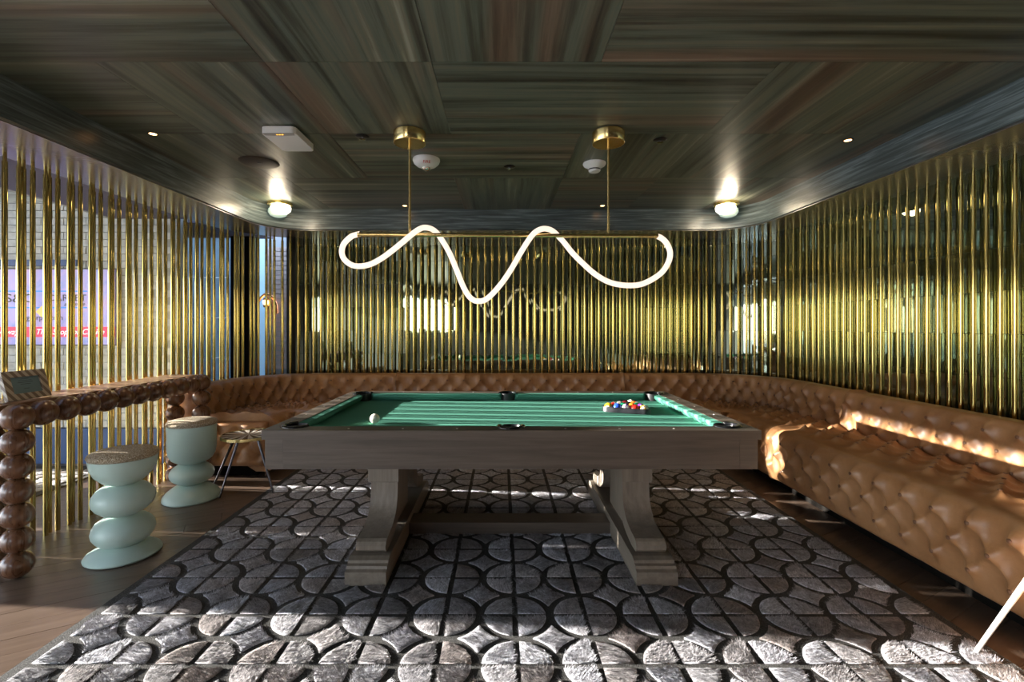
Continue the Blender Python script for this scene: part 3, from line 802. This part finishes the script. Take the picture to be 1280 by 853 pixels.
# cushions: nose at full height, sloping top and undercut, mitred ends
def cushion(x0, x1, sy, rot, dist):
    """along local x from x0..x1, nose toward -y when rot=0 side +y"""
    w = HY-rw-ny_+.0
    sec = [(0, -.005), (0, -.022), (w*.55, -.051), (w, -.051), (w, -.001)]   # (distance outward from nose, z)
    vs = []
    for x, dirx in ((x0, 1), (x1, -1)):
        for dn, z in sec: vs.append((x-dirx*dn*.75, dist+dn, ZT+z))
    n = len(sec); fs = [tuple(range(n)), tuple(range(2*n-1, n-1, -1))]+[(k, n+k, n+(k+1) % n, (k+1) % n) for k in range(n)]
    me = mesh_of('cushion', [(v[0]*math.cos(rot)-v[1]*math.sin(rot), v[0]*math.sin(rot)+v[1]*math.cos(rot), v[2]) for v in vs], fs)
    bm = bmesh.new(); bm.from_mesh(me); bmesh.ops.recalc_face_normals(bm, faces=bm.faces)
    bmesh.ops.bevel(bm, geom=[e_ for e_ in bm.edges], offset=.003, segments=2, affect='EDGES'); bm.to_mesh(me); bm.free()
    link('cushion', me, M['cloth'], table)
for rot in (0, PI):
    cushion(-nx_+.065, -.072, 1, rot, ny_); cushion(.072, nx_-.065, 1, rot, ny_)
for rot in (PI/2, -PI/2):
    cushion(-ny_+.065, ny_-.065, 1, rot, nx_)
# pockets
for (x, y, r) in pk:
    a0 = math.atan2(y, x) if x else (PI/2 if y > 0 else -PI/2)
    o = lathe('pocket', [(r-.004, ZT-.16), (r-.002, ZT-.01), (r-.002, ZT+.001), (r-.006, ZT-.01), (r-.010, ZT-.15), (0, ZT-.155), (0, ZT-.16), (r-.004, ZT-.16)], M['black'], table, 28, loc=(x, y, 0))
    if x: a0 = math.atan2(math.copysign(1, y), math.copysign(1, x)); half = math.radians(118)
    else: half = math.radians(100)
    pts = [(x+(r+.004)*math.cos(a0+t), y+(r+.004)*math.sin(a0+t), ZT+.004) for t in np.linspace(-half, half, 22)]
    vs, fs = [], []
    for t in np.linspace(-half, half, 22):
        for rad, z in ((r-.008, ZT-.006), (r-.006, ZT+.008), (r+.010, ZT+.009), (r+.022, ZT+.0005), (r+.016, ZT-.004)):
            vs.append((x+rad*math.cos(a0+t), y+rad*math.sin(a0+t), z))
    for i in range(21):
        for k in range(5): fs.append((i*5+k, i*5+(k+1) % 5, (i+1)*5+(k+1) % 5, (i+1)*5+k))
    fs.append((4, 3, 2, 1, 0)); fs.append(tuple(21*5+k for k in range(5)))
    me = mesh_of('pocket_rim', vs, fs, True); bm = bmesh.new(); bm.from_mesh(me); bmesh.ops.recalc_face_normals(bm, faces=bm.faces); bm.to_mesh(me); bm.free()
    link('pocket_rim', me, M['black_gloss'], table)
# sights
for sy in (-1, 1):
    for sx in (-1, 1):
        for k in (1, 2, 3): lathe('sight', [(0, ZT+.0014), (.0055, ZT+.001), (.006, ZT-.002)], M['white'], table, 12, loc=(sx*nx_*k/4, sy*(HY-.045), 0))
for sx in (-1, 1):
    for k in (-1, 0, 1): lathe('sight', [(0, ZT+.0014), (.0055, ZT+.001), (.006, ZT-.002)], M['white'], table, 12, loc=(sx*(HX-.045), k*ny_/2, 0))
# apron: front boards with corner blocks
AZ0, AZ1, ai = ZT-.196, ZT-.0455, .012
for sy in (-1, 1):
    a, b = sorted((sy*(HY-ai-.03), sy*(HY-ai)))
    box('apron_board', -HX+ai+.0905, HX-ai-.0905, a, b, AZ0, AZ1, M['table'], table, bevel=.0015)
    for sx in (-1, 1):
        c, d = sorted((sx*(HX-ai-.0895), sx*(HX-ai)))
        box('corner_block', c, d, a, b, AZ0, AZ1, M['table'], table, bevel=.0015)
for sx in (-1, 1):
    c, d = sorted((sx*(HX-ai-.03), sx*(HX-ai)))
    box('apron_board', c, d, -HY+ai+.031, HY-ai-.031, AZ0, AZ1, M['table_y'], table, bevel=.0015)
box('underframe', -HX+.06, HX-.06, -HY+.06, HY-.06, ZT-.125, ZT-.08, M['table'], table)
# trestles
LX = .735
for sx in (-1, 1):
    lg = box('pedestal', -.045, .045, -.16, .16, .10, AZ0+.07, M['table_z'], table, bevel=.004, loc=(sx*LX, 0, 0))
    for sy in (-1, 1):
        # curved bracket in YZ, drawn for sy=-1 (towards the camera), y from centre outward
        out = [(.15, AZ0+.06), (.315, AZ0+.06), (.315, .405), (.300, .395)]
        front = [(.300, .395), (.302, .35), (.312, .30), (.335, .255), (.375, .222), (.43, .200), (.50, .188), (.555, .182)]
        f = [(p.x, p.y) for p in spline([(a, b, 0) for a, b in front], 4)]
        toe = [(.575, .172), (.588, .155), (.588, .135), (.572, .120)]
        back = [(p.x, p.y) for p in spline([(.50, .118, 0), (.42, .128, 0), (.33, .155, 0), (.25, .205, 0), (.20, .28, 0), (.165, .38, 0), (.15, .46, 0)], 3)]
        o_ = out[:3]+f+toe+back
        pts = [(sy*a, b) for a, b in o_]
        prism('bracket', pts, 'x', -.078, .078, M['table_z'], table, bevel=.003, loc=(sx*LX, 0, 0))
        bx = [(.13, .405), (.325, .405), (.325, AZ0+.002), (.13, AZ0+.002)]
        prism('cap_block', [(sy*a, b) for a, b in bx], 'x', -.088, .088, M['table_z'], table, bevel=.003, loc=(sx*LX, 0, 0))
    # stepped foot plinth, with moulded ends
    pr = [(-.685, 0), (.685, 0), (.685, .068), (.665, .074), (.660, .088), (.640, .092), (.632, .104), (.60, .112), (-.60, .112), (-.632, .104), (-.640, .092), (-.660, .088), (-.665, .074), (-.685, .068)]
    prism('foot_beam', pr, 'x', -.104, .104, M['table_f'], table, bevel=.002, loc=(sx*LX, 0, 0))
box('stretcher', -LX+.105, LX-.105, -.10, .05, .004, .075, M['table'], table, bevel=.004)

# balls
def ball_mat(name, col, stripe):
    m = mat(name, col, .08, coat=.5); g = G(m)
    tc = g.n('TexCoord'); sp_ = g.n('SeparateXYZ'); g.l(tc.outputs['Object'], sp_.inputs[0])
    ab = g.n('Math', operation='ABSOLUTE'); g.l(sp_.outputs['Z'], ab.inputs[0])
    ab2 = g.n('Math', operation='ABSOLUTE'); g.l(sp_.outputs['X'], ab2.inputs[0])
    gt = g.n('Math', operation='GREATER_THAN'); g.l(ab.outputs[0], gt.inputs[0]); gt.inputs[1].default_value = .0145
    gd = g.n('Math', operation='GREATER_THAN'); g.l(ab2.outputs[0], gd.inputs[0]); gd.inputs[1].default_value = .0262
    c = g.mix(gt.outputs[0], col, (.82, .78, .66)) if stripe else g.mix(0.0, col, col)
    g.col(g.mix(gd.outputs[0], c, (.85, .82, .72))); return m
BR = .0286
bmesh_ = bmesh.new(); bmesh.ops.create_uvsphere(bmesh_, u_segments=32, v_segments=20, radius=BR)
ball_base = bm_mesh('ball', bmesh_, smooth=True)
ZB = .012+ZT-.0515+BR
cols = {'yellow': (.85, .42, .02), 'blue': (.02, .07, .50), 'purple': (.16, .03, .38), 'red': (.70, .03, .02), 'orange': (.90, .20, .02), 'green': (.01, .22, .10), 'maroon': (.28, .02, .03), 'black': (.01, .01, .01)}
A_ = Vector((.715, 3.175)); B_ = Vector((.918, 3.085))
Cv = (B_-A_).normalized(); Nv = Vector((-Cv.y, Cv.x)); d_ = BR*2+.0006
rows_ = [[('yellow', 0), ('blue', 0), ('purple', 1), ('red', 0), ('yellow', 1)], [('red', 1), ('green', 0), ('orange', 0), ('purple', 0)], [('blue', 1), ('black', 0), ('green', 1)], [('maroon', 0), ('orange', 1)], [('maroon', 1)]]
nth = ['front row', 'second row', 'middle row', 'fourth row', 'far tip']
for r_, row in enumerate(rows_):
    for k, (cn, st) in enumerate(row):
        me = ball_base.copy(); me.materials.clear(); me.materials.append(ball_mat(cn+(' striped' if st else ' solid')+' ball', cols[cn], st))
        p = A_+Cv*d_*(k+r_*.5)+Nv*d_*r_*.866
        o = link('billiard_ball', me, None, None, (p.x, p.y, ZB), (random.uniform(.5, 1.2), random.uniform(-.5, .5), random.random()*6))
        tag(o, f'{"white and "+cn+" striped" if st else "solid "+cn} pool ball in the {nth[r_]} of the rack', 'ball', 'racked pool balls')
o = link('cue_ball', ball_base.copy(), mat('ivory cue ball', (.85, .80, .66), .08, coat=.5), None, (-.750, 2.775, ZB))
tag(o, 'ivory cue ball alone at the left end of the green cloth', 'ball')
# rack
cen = A_+Cv*d_*2+Nv*d_*4*.866/3
def tri(r, rc, z=0, n=6):
    out = []
    for k in range(3):
        a = math.atan2(Cv.y, Cv.x)+math.radians(-150+120*k); c0 = cen+Vector((math.cos(a), math.sin(a)))*r
        for i in range(n+1):
            b = a+math.radians(-60+120*i/n); out.append((c0.x+rc*math.cos(b), c0.y+rc*math.sin(b)))
    return out
ti, to = tri(d_*4/math.sqrt(3), BR+.002), tri(d_*4/math.sqrt(3), BR+.011)
vs, fs = [], []; n = len(ti); z0 = ZB-BR+.0005; z1 = z0+.034
for P_, z in ((to, z0), (to, z1-.003), ([(o_[0]*.75+i_[0]*.25, o_[1]*.75+i_[1]*.25) for o_, i_ in zip(to, ti)], z1), ([(o_[0]*.25+i_[0]*.75, o_[1]*.25+i_[1]*.75) for o_, i_ in zip(to, ti)], z1), (ti, z1-.003), (ti, z0)):
    vs += [(p[0]-cen.x, p[1]-cen.y, z-z0) for p in P_]
for r_ in range(6):
    for k in range(n): fs.append((r_*n+k, r_*n+(k+1) % n, ((r_+1) % 6)*n+(k+1) % n, ((r_+1) % 6)*n+k))
o = link('ball_rack', mesh_of('ball_rack', vs, fs, True), mat('grey black rack plastic', (.022, .022, .025), .4), None, (cen.x, cen.y, z0))
o.data.set_sharp_from_angle(angle=math.radians(50))
tag(o, 'dark triangular rack holding the coloured balls at the right of the table', 'rack')

# ------------------------------------------------------------------ pendant
PY = 2.99
def ppx(x, y, yo=0): return Vector(((x-628)/F*(PY+yo), PY+yo, 1.32+(408-y)/F*(PY+yo)))
pend = thing('pendant_light', 'long pendant of a wavy glowing tube wound round a brass bar over the table', 'lamp', (.04, PY, 1.90))
O_ = Vector((.04, PY, 1.90))
a_, b_ = ppx(449, 293.3), ppx(820.5, 295.2)
tube('bar', [a_-O_, b_-O_], .0125, M['brass_fix'], pend, 16)
cv = [(450, 292.5, 0), (445, 293.7, 0), (438.9, 296, -.0), (430.3, 304.4, -.005), (427.2, 314.7, -.01), (430.3, 324.1, -.01), (438.9, 331, -.015), (449.2, 333.0, -.02), (463, 330.5, -.03), (476.7, 323.3, -.035), (488.7, 314.7, -.038), (502.5, 303.5, -.038), (516.2, 292.0, -.036), (524.8, 286.3, -.026), (531.7, 284.6, -.008), (540.3, 286.8, .022), (547, 292.5, .034),
      (554, 302.6, .036), (562.6, 318, .030), (571.2, 338.7, .015), (578, 356, 0), (585, 369.0, -.01), (591.8, 375.2, -.02), (598.7, 376.7, -.025), (607.3, 374.5, -.03), (617.6, 365.4, -.035), (629.6, 350.8, -.038), (640, 335, -.040), (650.3, 317, -.040), (660.6, 300.5, -.038), (667.5, 291.8, -.034), (674.4, 287.4, -.024), (681.2, 286, -.006), (689, 288, .020), (696, 293.5, .034),
      (705.3, 303.5, .036), (715.6, 316.4, .034), (729.3, 330.1, .030), (743, 342.2, .024), (756.8, 350.8, .018), (770.6, 355.4, .012), (787.8, 357.1, .006), (803.2, 355, .002), (818.7, 347.3, 0), (829, 338.7, 0), (835.9, 326.7, 0), (837.6, 315.5, 0), (833.3, 304.4, 0), (826.5, 297.7, 0), (820, 295, 0)]
tube('light_tube', [p-O_ for p in spline([ppx(*c) for c in cv], 5)], .0172, M['tube_light'], pend, 16)
for px in (512.2, 760.5):
    q = ppx(px, 293)-O_
    tube('rod', [(q.x, 0, .012), (q.x, 0, 2.549-1.90)], .0085, M['brass_fix'], pend, 12)
    lathe('canopy', [(0, 2.475), (.099, 2.475), (.1015, 2.478), (.1015, 2.546), (.098, 2.549), (0, 2.549)], M['brass_fix'], pend, 48, loc=(q.x, 0, -1.90))
    lathe('ceiling_ring', [(0, 2.5485), (.094, 2.5485), (.094, 2.5518), (0, 2.5518)], M['black'], pend, 32, loc=(q.x, 0, -1.90))
for e_ in (a_, b_):
    q = e_-O_; tube('ferrule', [(q.x-.008, 0, q.z), (q.x+.008, 0, q.z)], .0182, M['brass_fix'], pend, 16)

# ------------------------------------------------------------------ ceiling fittings
CZ = 2.552
def cxy(px, py): Y = F*(CZ-1.32)/(408-py); return (px-628)/F*Y, Y
def sconce(px, py, sx, label):
    Y = 4.72; X = (px-628)/F*Y
    t_ = thing('ceiling_light', label, 'lamp', (X, Y, CZ), group=None)
    lathe('base', [(0, 0), (.118, 0), (.118, -.022), (.112, -.028), (0, -.028)], M['brass_fix'], t_, 40)
    lathe('globe', [(.0, -.028), (.082, -.028), (.094, -.05), (.088, -.082), (.06, -.105), (0, -.115)], M['opal'], t_, 40, loc=(-sx*.018, -.02, 0))
    lathe('glass_shade', [(0, -.030), (.07, -.030), (.092, -.055), (.094, -.085), (.075, -.115), (.04, -.130), (0, -.134)], M['opal_dim'], t_, 40, loc=(sx*.040, .045, 0))
    ld = bpy.data.lights.new('bulb', 'POINT'); ld.energy = 2.2; ld.color = (1, .82, .58); ld.shadow_soft_size = .06
    lo = bpy.data.objects.new('bulb_light', ld); C.objects.link(lo); lo.location = (-sx*.04, -.16, -.10); lo.parent = t_
    return t_
sconce(350, 262, -1, 'glowing opal flush ceiling light in the far left corner')
sconce(908, 266, 1, 'glowing opal flush ceiling light in the far right corner')
def downlight(px, py, label):
    X, Y = cxy(px, py)
    t_ = thing('downlight', label, 'lamp', (X, Y, CZ), group='small warm downlights')
    lathe('trim_ring', [(.022, 0), (.030, -.001), (.030, -.004), (.022, -.004)], M['black'], t_, 24)
    lathe('lens', [(0, -.003), (.021, -.003), (.021, -.001)], M['warm_spot'], t_, 20)
    ld = bpy.data.lights.new('spot', 'SPOT'); ld.energy = 6; ld.color = (1, .66, .35); ld.spot_size = 1.2; ld.shadow_soft_size = .02
    lo = bpy.data.objects.new('lamp_light', ld); C.objects.link(lo); lo.location = (0, 0, -.01); lo.parent = t_
downlight(191, 167, 'small glowing downlight in the ceiling at the left')
downlight(1060, 175, 'small glowing downlight in the ceiling at the right')
downlight(506, 257, 'tiny glowing downlight behind the left pendant rod')
downlight(753, 257, 'tiny glowing downlight behind the right pendant rod')
def sprinkler(px, py, label):
    X, Y = cxy(px, py)
    t_ = thing('sprinkler_head', label, 'sprinkler', (X, Y, CZ))
    lathe('cup', [(.0, -.002), (.040, -.001), (.044, -.005), (.036, -.010), (0, -.010)], M['black'], t_, 28)
    lathe('deflector', [(0, -.010), (.008, -.012), (.008, -.020), (.020, -.022), (0, -.024)], M['steel'], t_, 16)
sprinkler(453, 170, 'small dark sprinkler head left of the left pendant canopy')
sprinkler(637, 208, 'small dark sprinkler head midway between the two canopies')
sprinkler(825, 174, 'small dark sprinkler head right of the right pendant canopy')
X, Y = cxy(324, 203)
sp_ = thing('ceiling_speaker', 'round brown speaker grille flush in the ceiling', 'speaker', (X, Y, CZ))
lathe('grille', [(0, -.006), (.125, -.006), (.135, -.004), (.14, 0)], M['speaker'], sp_, 48)
lathe('tweeter', [(0, -.009), (.012, -.008), (.014, -.005)], M['black'], sp_, 16)
ap = thing('access_point', 'white plastic wireless box with amber lights on the ceiling', 'device', (-1.375, 3.04, CZ))
prism('body', rounded(-.105, .105, -.155, .155, .03), 'z', -.048, -.008, M['white'], ap, bevel=.006)
box('mount', -.05, .05, -.07, .07, -.012, 0, M['black'], ap)
prism('band', [(-.098, -.150), (.098, -.150), (.09, -.118), (0, -.108), (-.09, -.118)], 'z', -.0505, -.0475, M['grey_band'], ap)
for k in range(3): box('indicator', -.018+.016*k, -.008+.016*k, -.134, -.126, -.0515, -.0500, M['amber'], ap)
def detector(px, py, label, fire):
    X, Y = cxy(px, py)
    t_ = thing('smoke_detector', label, 'detector', (X, Y, CZ))
    if fire:
        lathe('body', [(0, 0), (.098, 0), (.100, -.012), (.092, -.032), (.070, -.052), (.035, -.062), (0, -.064)], M['white'], t_, 40)
        lathe('strobe_lens', [(.026, -.055), (.030, -.066), (.024, -.080), (.010, -.088), (0, -.089)], M['steel'], t_, 24)
        q = text('lettering', 'FIRE', .030, 0, 0, M['red_print'], t_, 'CENTER'); q.location = (.014, -.0735, -.0535); q.rotation_euler = (math.radians(136), 0, .18)
    else:
        lathe('body', [(0, 0), (.084, 0), (.086, -.008), (.080, -.020), (.055, -.034), (.046, -.042), (.044, -.060), (.036, -.068), (0, -.070)], M['white'], t_, 40)
        lathe('chamber', [(.046, -.047), (.0475, -.049), (.0475, -.053), (.046, -.055)], M['black'], t_, 32)
detector(533, 199, 'white round detector marked FIRE beside the left pendant rod', True)
detector(743, 204, 'white funnel shaped smoke detector beside the right pendant rod', False)

# ------------------------------------------------------------------ ball-leg counter
ctr = thing('drinks_counter', 'narrow walnut counter on legs of stacked wooden balls along the tubes', 'counter', (-2.55, 3.25, 0))
bm = bmesh.new(); bmesh.ops.create_uvsphere(bm, u_segments=32, v_segments=20, radius=.0705)
bead_me = bm_mesh('bead', bm, smooth=True); bead_me.materials.append(M['walnut'])
def bead(x, y, z, sq=1):
    o = bpy.data.objects.new('bead', bead_me); C.objects.link(o); o.parent = ctr
    o.location = (x+2.55, y-3.25, z); o.rotation_euler = (0, 0, random.random()*6); o.scale = (1, 1, sq)
ys = [2.48+.1382*i for i in range(12)]
for y in ys: bead(-2.55, y, .842)
for (x, y) in ((-2.55, 2.48), (-2.55, ys[-1]), (-2.775, 2.55), (-2.775, ys[-1])):
    top = 6 if x > -2.6 else 7
    for k in range(top): bead(x, y, .0695+.1285*k, .985)
bead(-2.66, 2.515, .842)
prism('counter_top', [(-2.60, 2.44), (-2.600, ys[-1]+.04), (-2.862, ys[-1]+.04), (-2.862, 2.44)], 'z', .868, .906, M['walnut_y'], ctr, bevel=.006, loc=(2.55, -3.25, 0))
# framed card
fr = thing('framed_card', 'diagonally striped cream frame with blue grey printed card on the counter', 'frame', (-2.66, 2.665, .9125))
fw, fh = .245, .165
tilt = Matrix.Rotation(-.27, 4, 'Y')
fp = bpy.data.objects.new('x', None)
def fpart(name, y0, y1, z0, z1, x0, x1, m, bevel=0):
    bm = bmesh.new(); add_box(bm, x0, x1, y0, y1, z0, z1, tilt)
    return link(name, bm_mesh(name, bm, bevel=bevel), m, fr)
bpy.data.objects.remove(fp)
bd = .036
fpart('frame_side', -fw/2, fw/2, 0, bd, -.022, 0, M['stripe'], .002); fpart('frame_side', -fw/2, fw/2, fh-bd, fh, -.022, 0, M['stripe'], .002)
fpart('frame_side', -fw/2, -fw/2+bd+.006, bd, fh-bd, -.022, 0, M['stripe'], .002); fpart('frame_side', fw/2-bd-.006, fw/2, bd, fh-bd, -.022, 0, M['stripe'], .002)
fpart('card', -fw/2+bd, fw/2-bd, bd, fh-bd, -.012, -.008, M['card'])
for z_, w_ in ((.118, .045), (.108, .075), (.098, .085), (.088, .055), (.062, .03)):
    fpart('printed_line', -w_/2, w_/2, z_-.0011, z_+.0011, -.0078, -.0074, M['ink'])
# easel back leg
bm = bmesh.new(); add_prism(bm, [(-.060, .115), (-.066, .115), (-.128, -.006), (-.122, -.006)], 'y', -.03, .03); link('easel_leg', bm_mesh('e', bm), M['black'], fr)

# ------------------------------------------------------------------ stools
def ell(cz, rx, rz, z0=None, z1=None, n=12):
    z0 = cz-rz if z0 is None else z0; z1 = cz+rz if z1 is None else z1
    a0 = math.asin(max(-1, (z0-cz)/rz)); a1 = math.asin(min(1, (z1-cz)/rz))
    return [(max(0, rx*math.cos(a0+(a1-a0)*i/n)), cz+rz*math.sin(a0+(a1-a0)*i/n)) for i in range(n+1)]
def cushion_prof(r, z):
    return [(r-.012, z), (r+.004, z+.006), (r+.010, z+.018), (r+.004, z+.032), (r-.02, z+.042), (r*.6, z+.048), (0, z+.050)]
st1 = thing('stool', 'round mint green stool of three squashed balls on a disc, nearer the camera', 'stool', (-2.19, 2.73, 0), group=None)
lathe('base', [(0, 0), (.172, 0), (.182, .006), (.184, .014), (.176, .026), (.140, .050), (.10, .072), (0, .085)], M['mint'], st1, 64)
lathe('bulb', ell(.148, .152, .098), M['mint'], st1, 64)
lathe('bulb', ell(.328, .152, .100), M['mint'], st1, 64)
lathe('bowl', [(0, .405), (.06, .412), (.10, .432), (.135, .468), (.155, .51), (.163, .555), (.164, .566), (0, .566)], M['mint'], st1, 64)
lathe('cushion', cushion_prof(.160, .562), M['boucle'], st1, 64)
st2 = thing('stool', 'round mint green stool with a deep cup over one squashed ball, beside the sofa end', 'stool', (-2.38, 3.62, 0))
lathe('base', [(0, 0), (.186, 0), (.194, .010), (.192, .028), (.170, .060), (.125, .095), (.085, .118), (0, .125)], M['mint'], st2, 64)
lathe('bulb', ell(.195, .150, .088), M['mint'], st2, 64)
lathe('cup', [(0, .27), (.06, .272), (.10, .283), (.135, .308), (.155, .345), (.162, .39), (.164, .566), (0, .566)], M['mint'], st2, 64)
lathe('cushion', cushion_prof(.162, .562), M['boucle'], st2, 64)

# ------------------------------------------------------------------ side tables
def side_table(x, y, r, zt, feet, label, legm):
    t_ = thing('side_table', label, 'table', (x, y, 0))
    lathe('tabletop', [(0, zt-.012), (r-.004, zt-.012), (r-.003, zt), (0, zt)], M['sunburst'], t_, 64)
    lathe('rim', [(r-.004, zt-.022), (r+.003, zt-.020), (r+.004, zt+.001), (r, zt+.004), (r-.004, zt+.001), (r-.004, zt-.022)], M['brass_fix'], t_, 64)
    lathe('underplate', [(0, zt-.022), (r*.6, zt-.022), (r*.6, zt-.0122), (0, zt-.0122)], M['black'], t_, 40)
    for fx, fy in feet:
        tube('leg', [(fx-x, fy-y, .002), ((fx-x)*.35, (fy-y)*.35, zt-.022)], .0075, legm, t_, 12, r1=.0115)
    return t_
side_table(-2.015, 3.75, .195, .462, [(-2.17, 3.62), (-2.36, 3.84), (-1.78, 3.68)], 'round side table with black and ivory sunburst top beside the far stool', M['gunmetal'])
side_table(2.085, 1.60, .185, .60, [(1.886, 1.89), (2.0, 1.36), (2.10, 1.75)], 'round brass rimmed side table with pale steel legs at the right edge', mat('pale satin steel', (.80, .80, .76), .3, .6))

# ------------------------------------------------------------------ unseen boxes added in the hall to gate the low sun
def sun_blocker(x, y0, y1, z, label):
    t_ = thing('blocker_box', label, 'blocker', (x, (y0+y1)/2, 0))
    h = (y1-y0)/2
    box('blocker_base', -.2, .2, -h, h, 0, z-.25, M['navy'], t_, bevel=.01)
    bm = bmesh.new()
    bmesh.ops.create_grid(bm, x_segments=8, y_segments=int(h*40), size=1, matrix=Matrix.Diagonal((.19, h-.01, 1, 1)))
    me0 = bm_mesh('h', bm); bm = bmesh.new(); add_box(bm, -.19, .19, -h+.01, h-.01, z-.26, z)
    bmesh.ops.subdivide_edges(bm, edges=bm.edges, cuts=6, use_grid_fill=True)
    for v_ in bm.verts:
        if v_.co.z > z-.2: v_.co += Vector((random.uniform(-.015, .015), random.uniform(-.01, .01), random.uniform(-.008, .008)))
    tag(link('blocker_top', bm_mesh('blocker_top', bm), M['blocker_top'], t_), kind='stuff')
sun_blocker(-6.0, 2.52, 2.93, 1.75, 'tall navy and green box added out of view to block the sun, nearest of the row')
sun_blocker(-6.0, 2.98, 3.26, 1.36, 'small navy and green box added out of view to block the sun, second of the row')
sun_blocker(-6.0, 3.33, 4.04, 1.09, 'longest low navy and green box added out of view to block the sun')
sun_blocker(-6.0, 4.40, 4.52, 1.36, 'navy and green box added out of view to block the sun by the white brick wall')
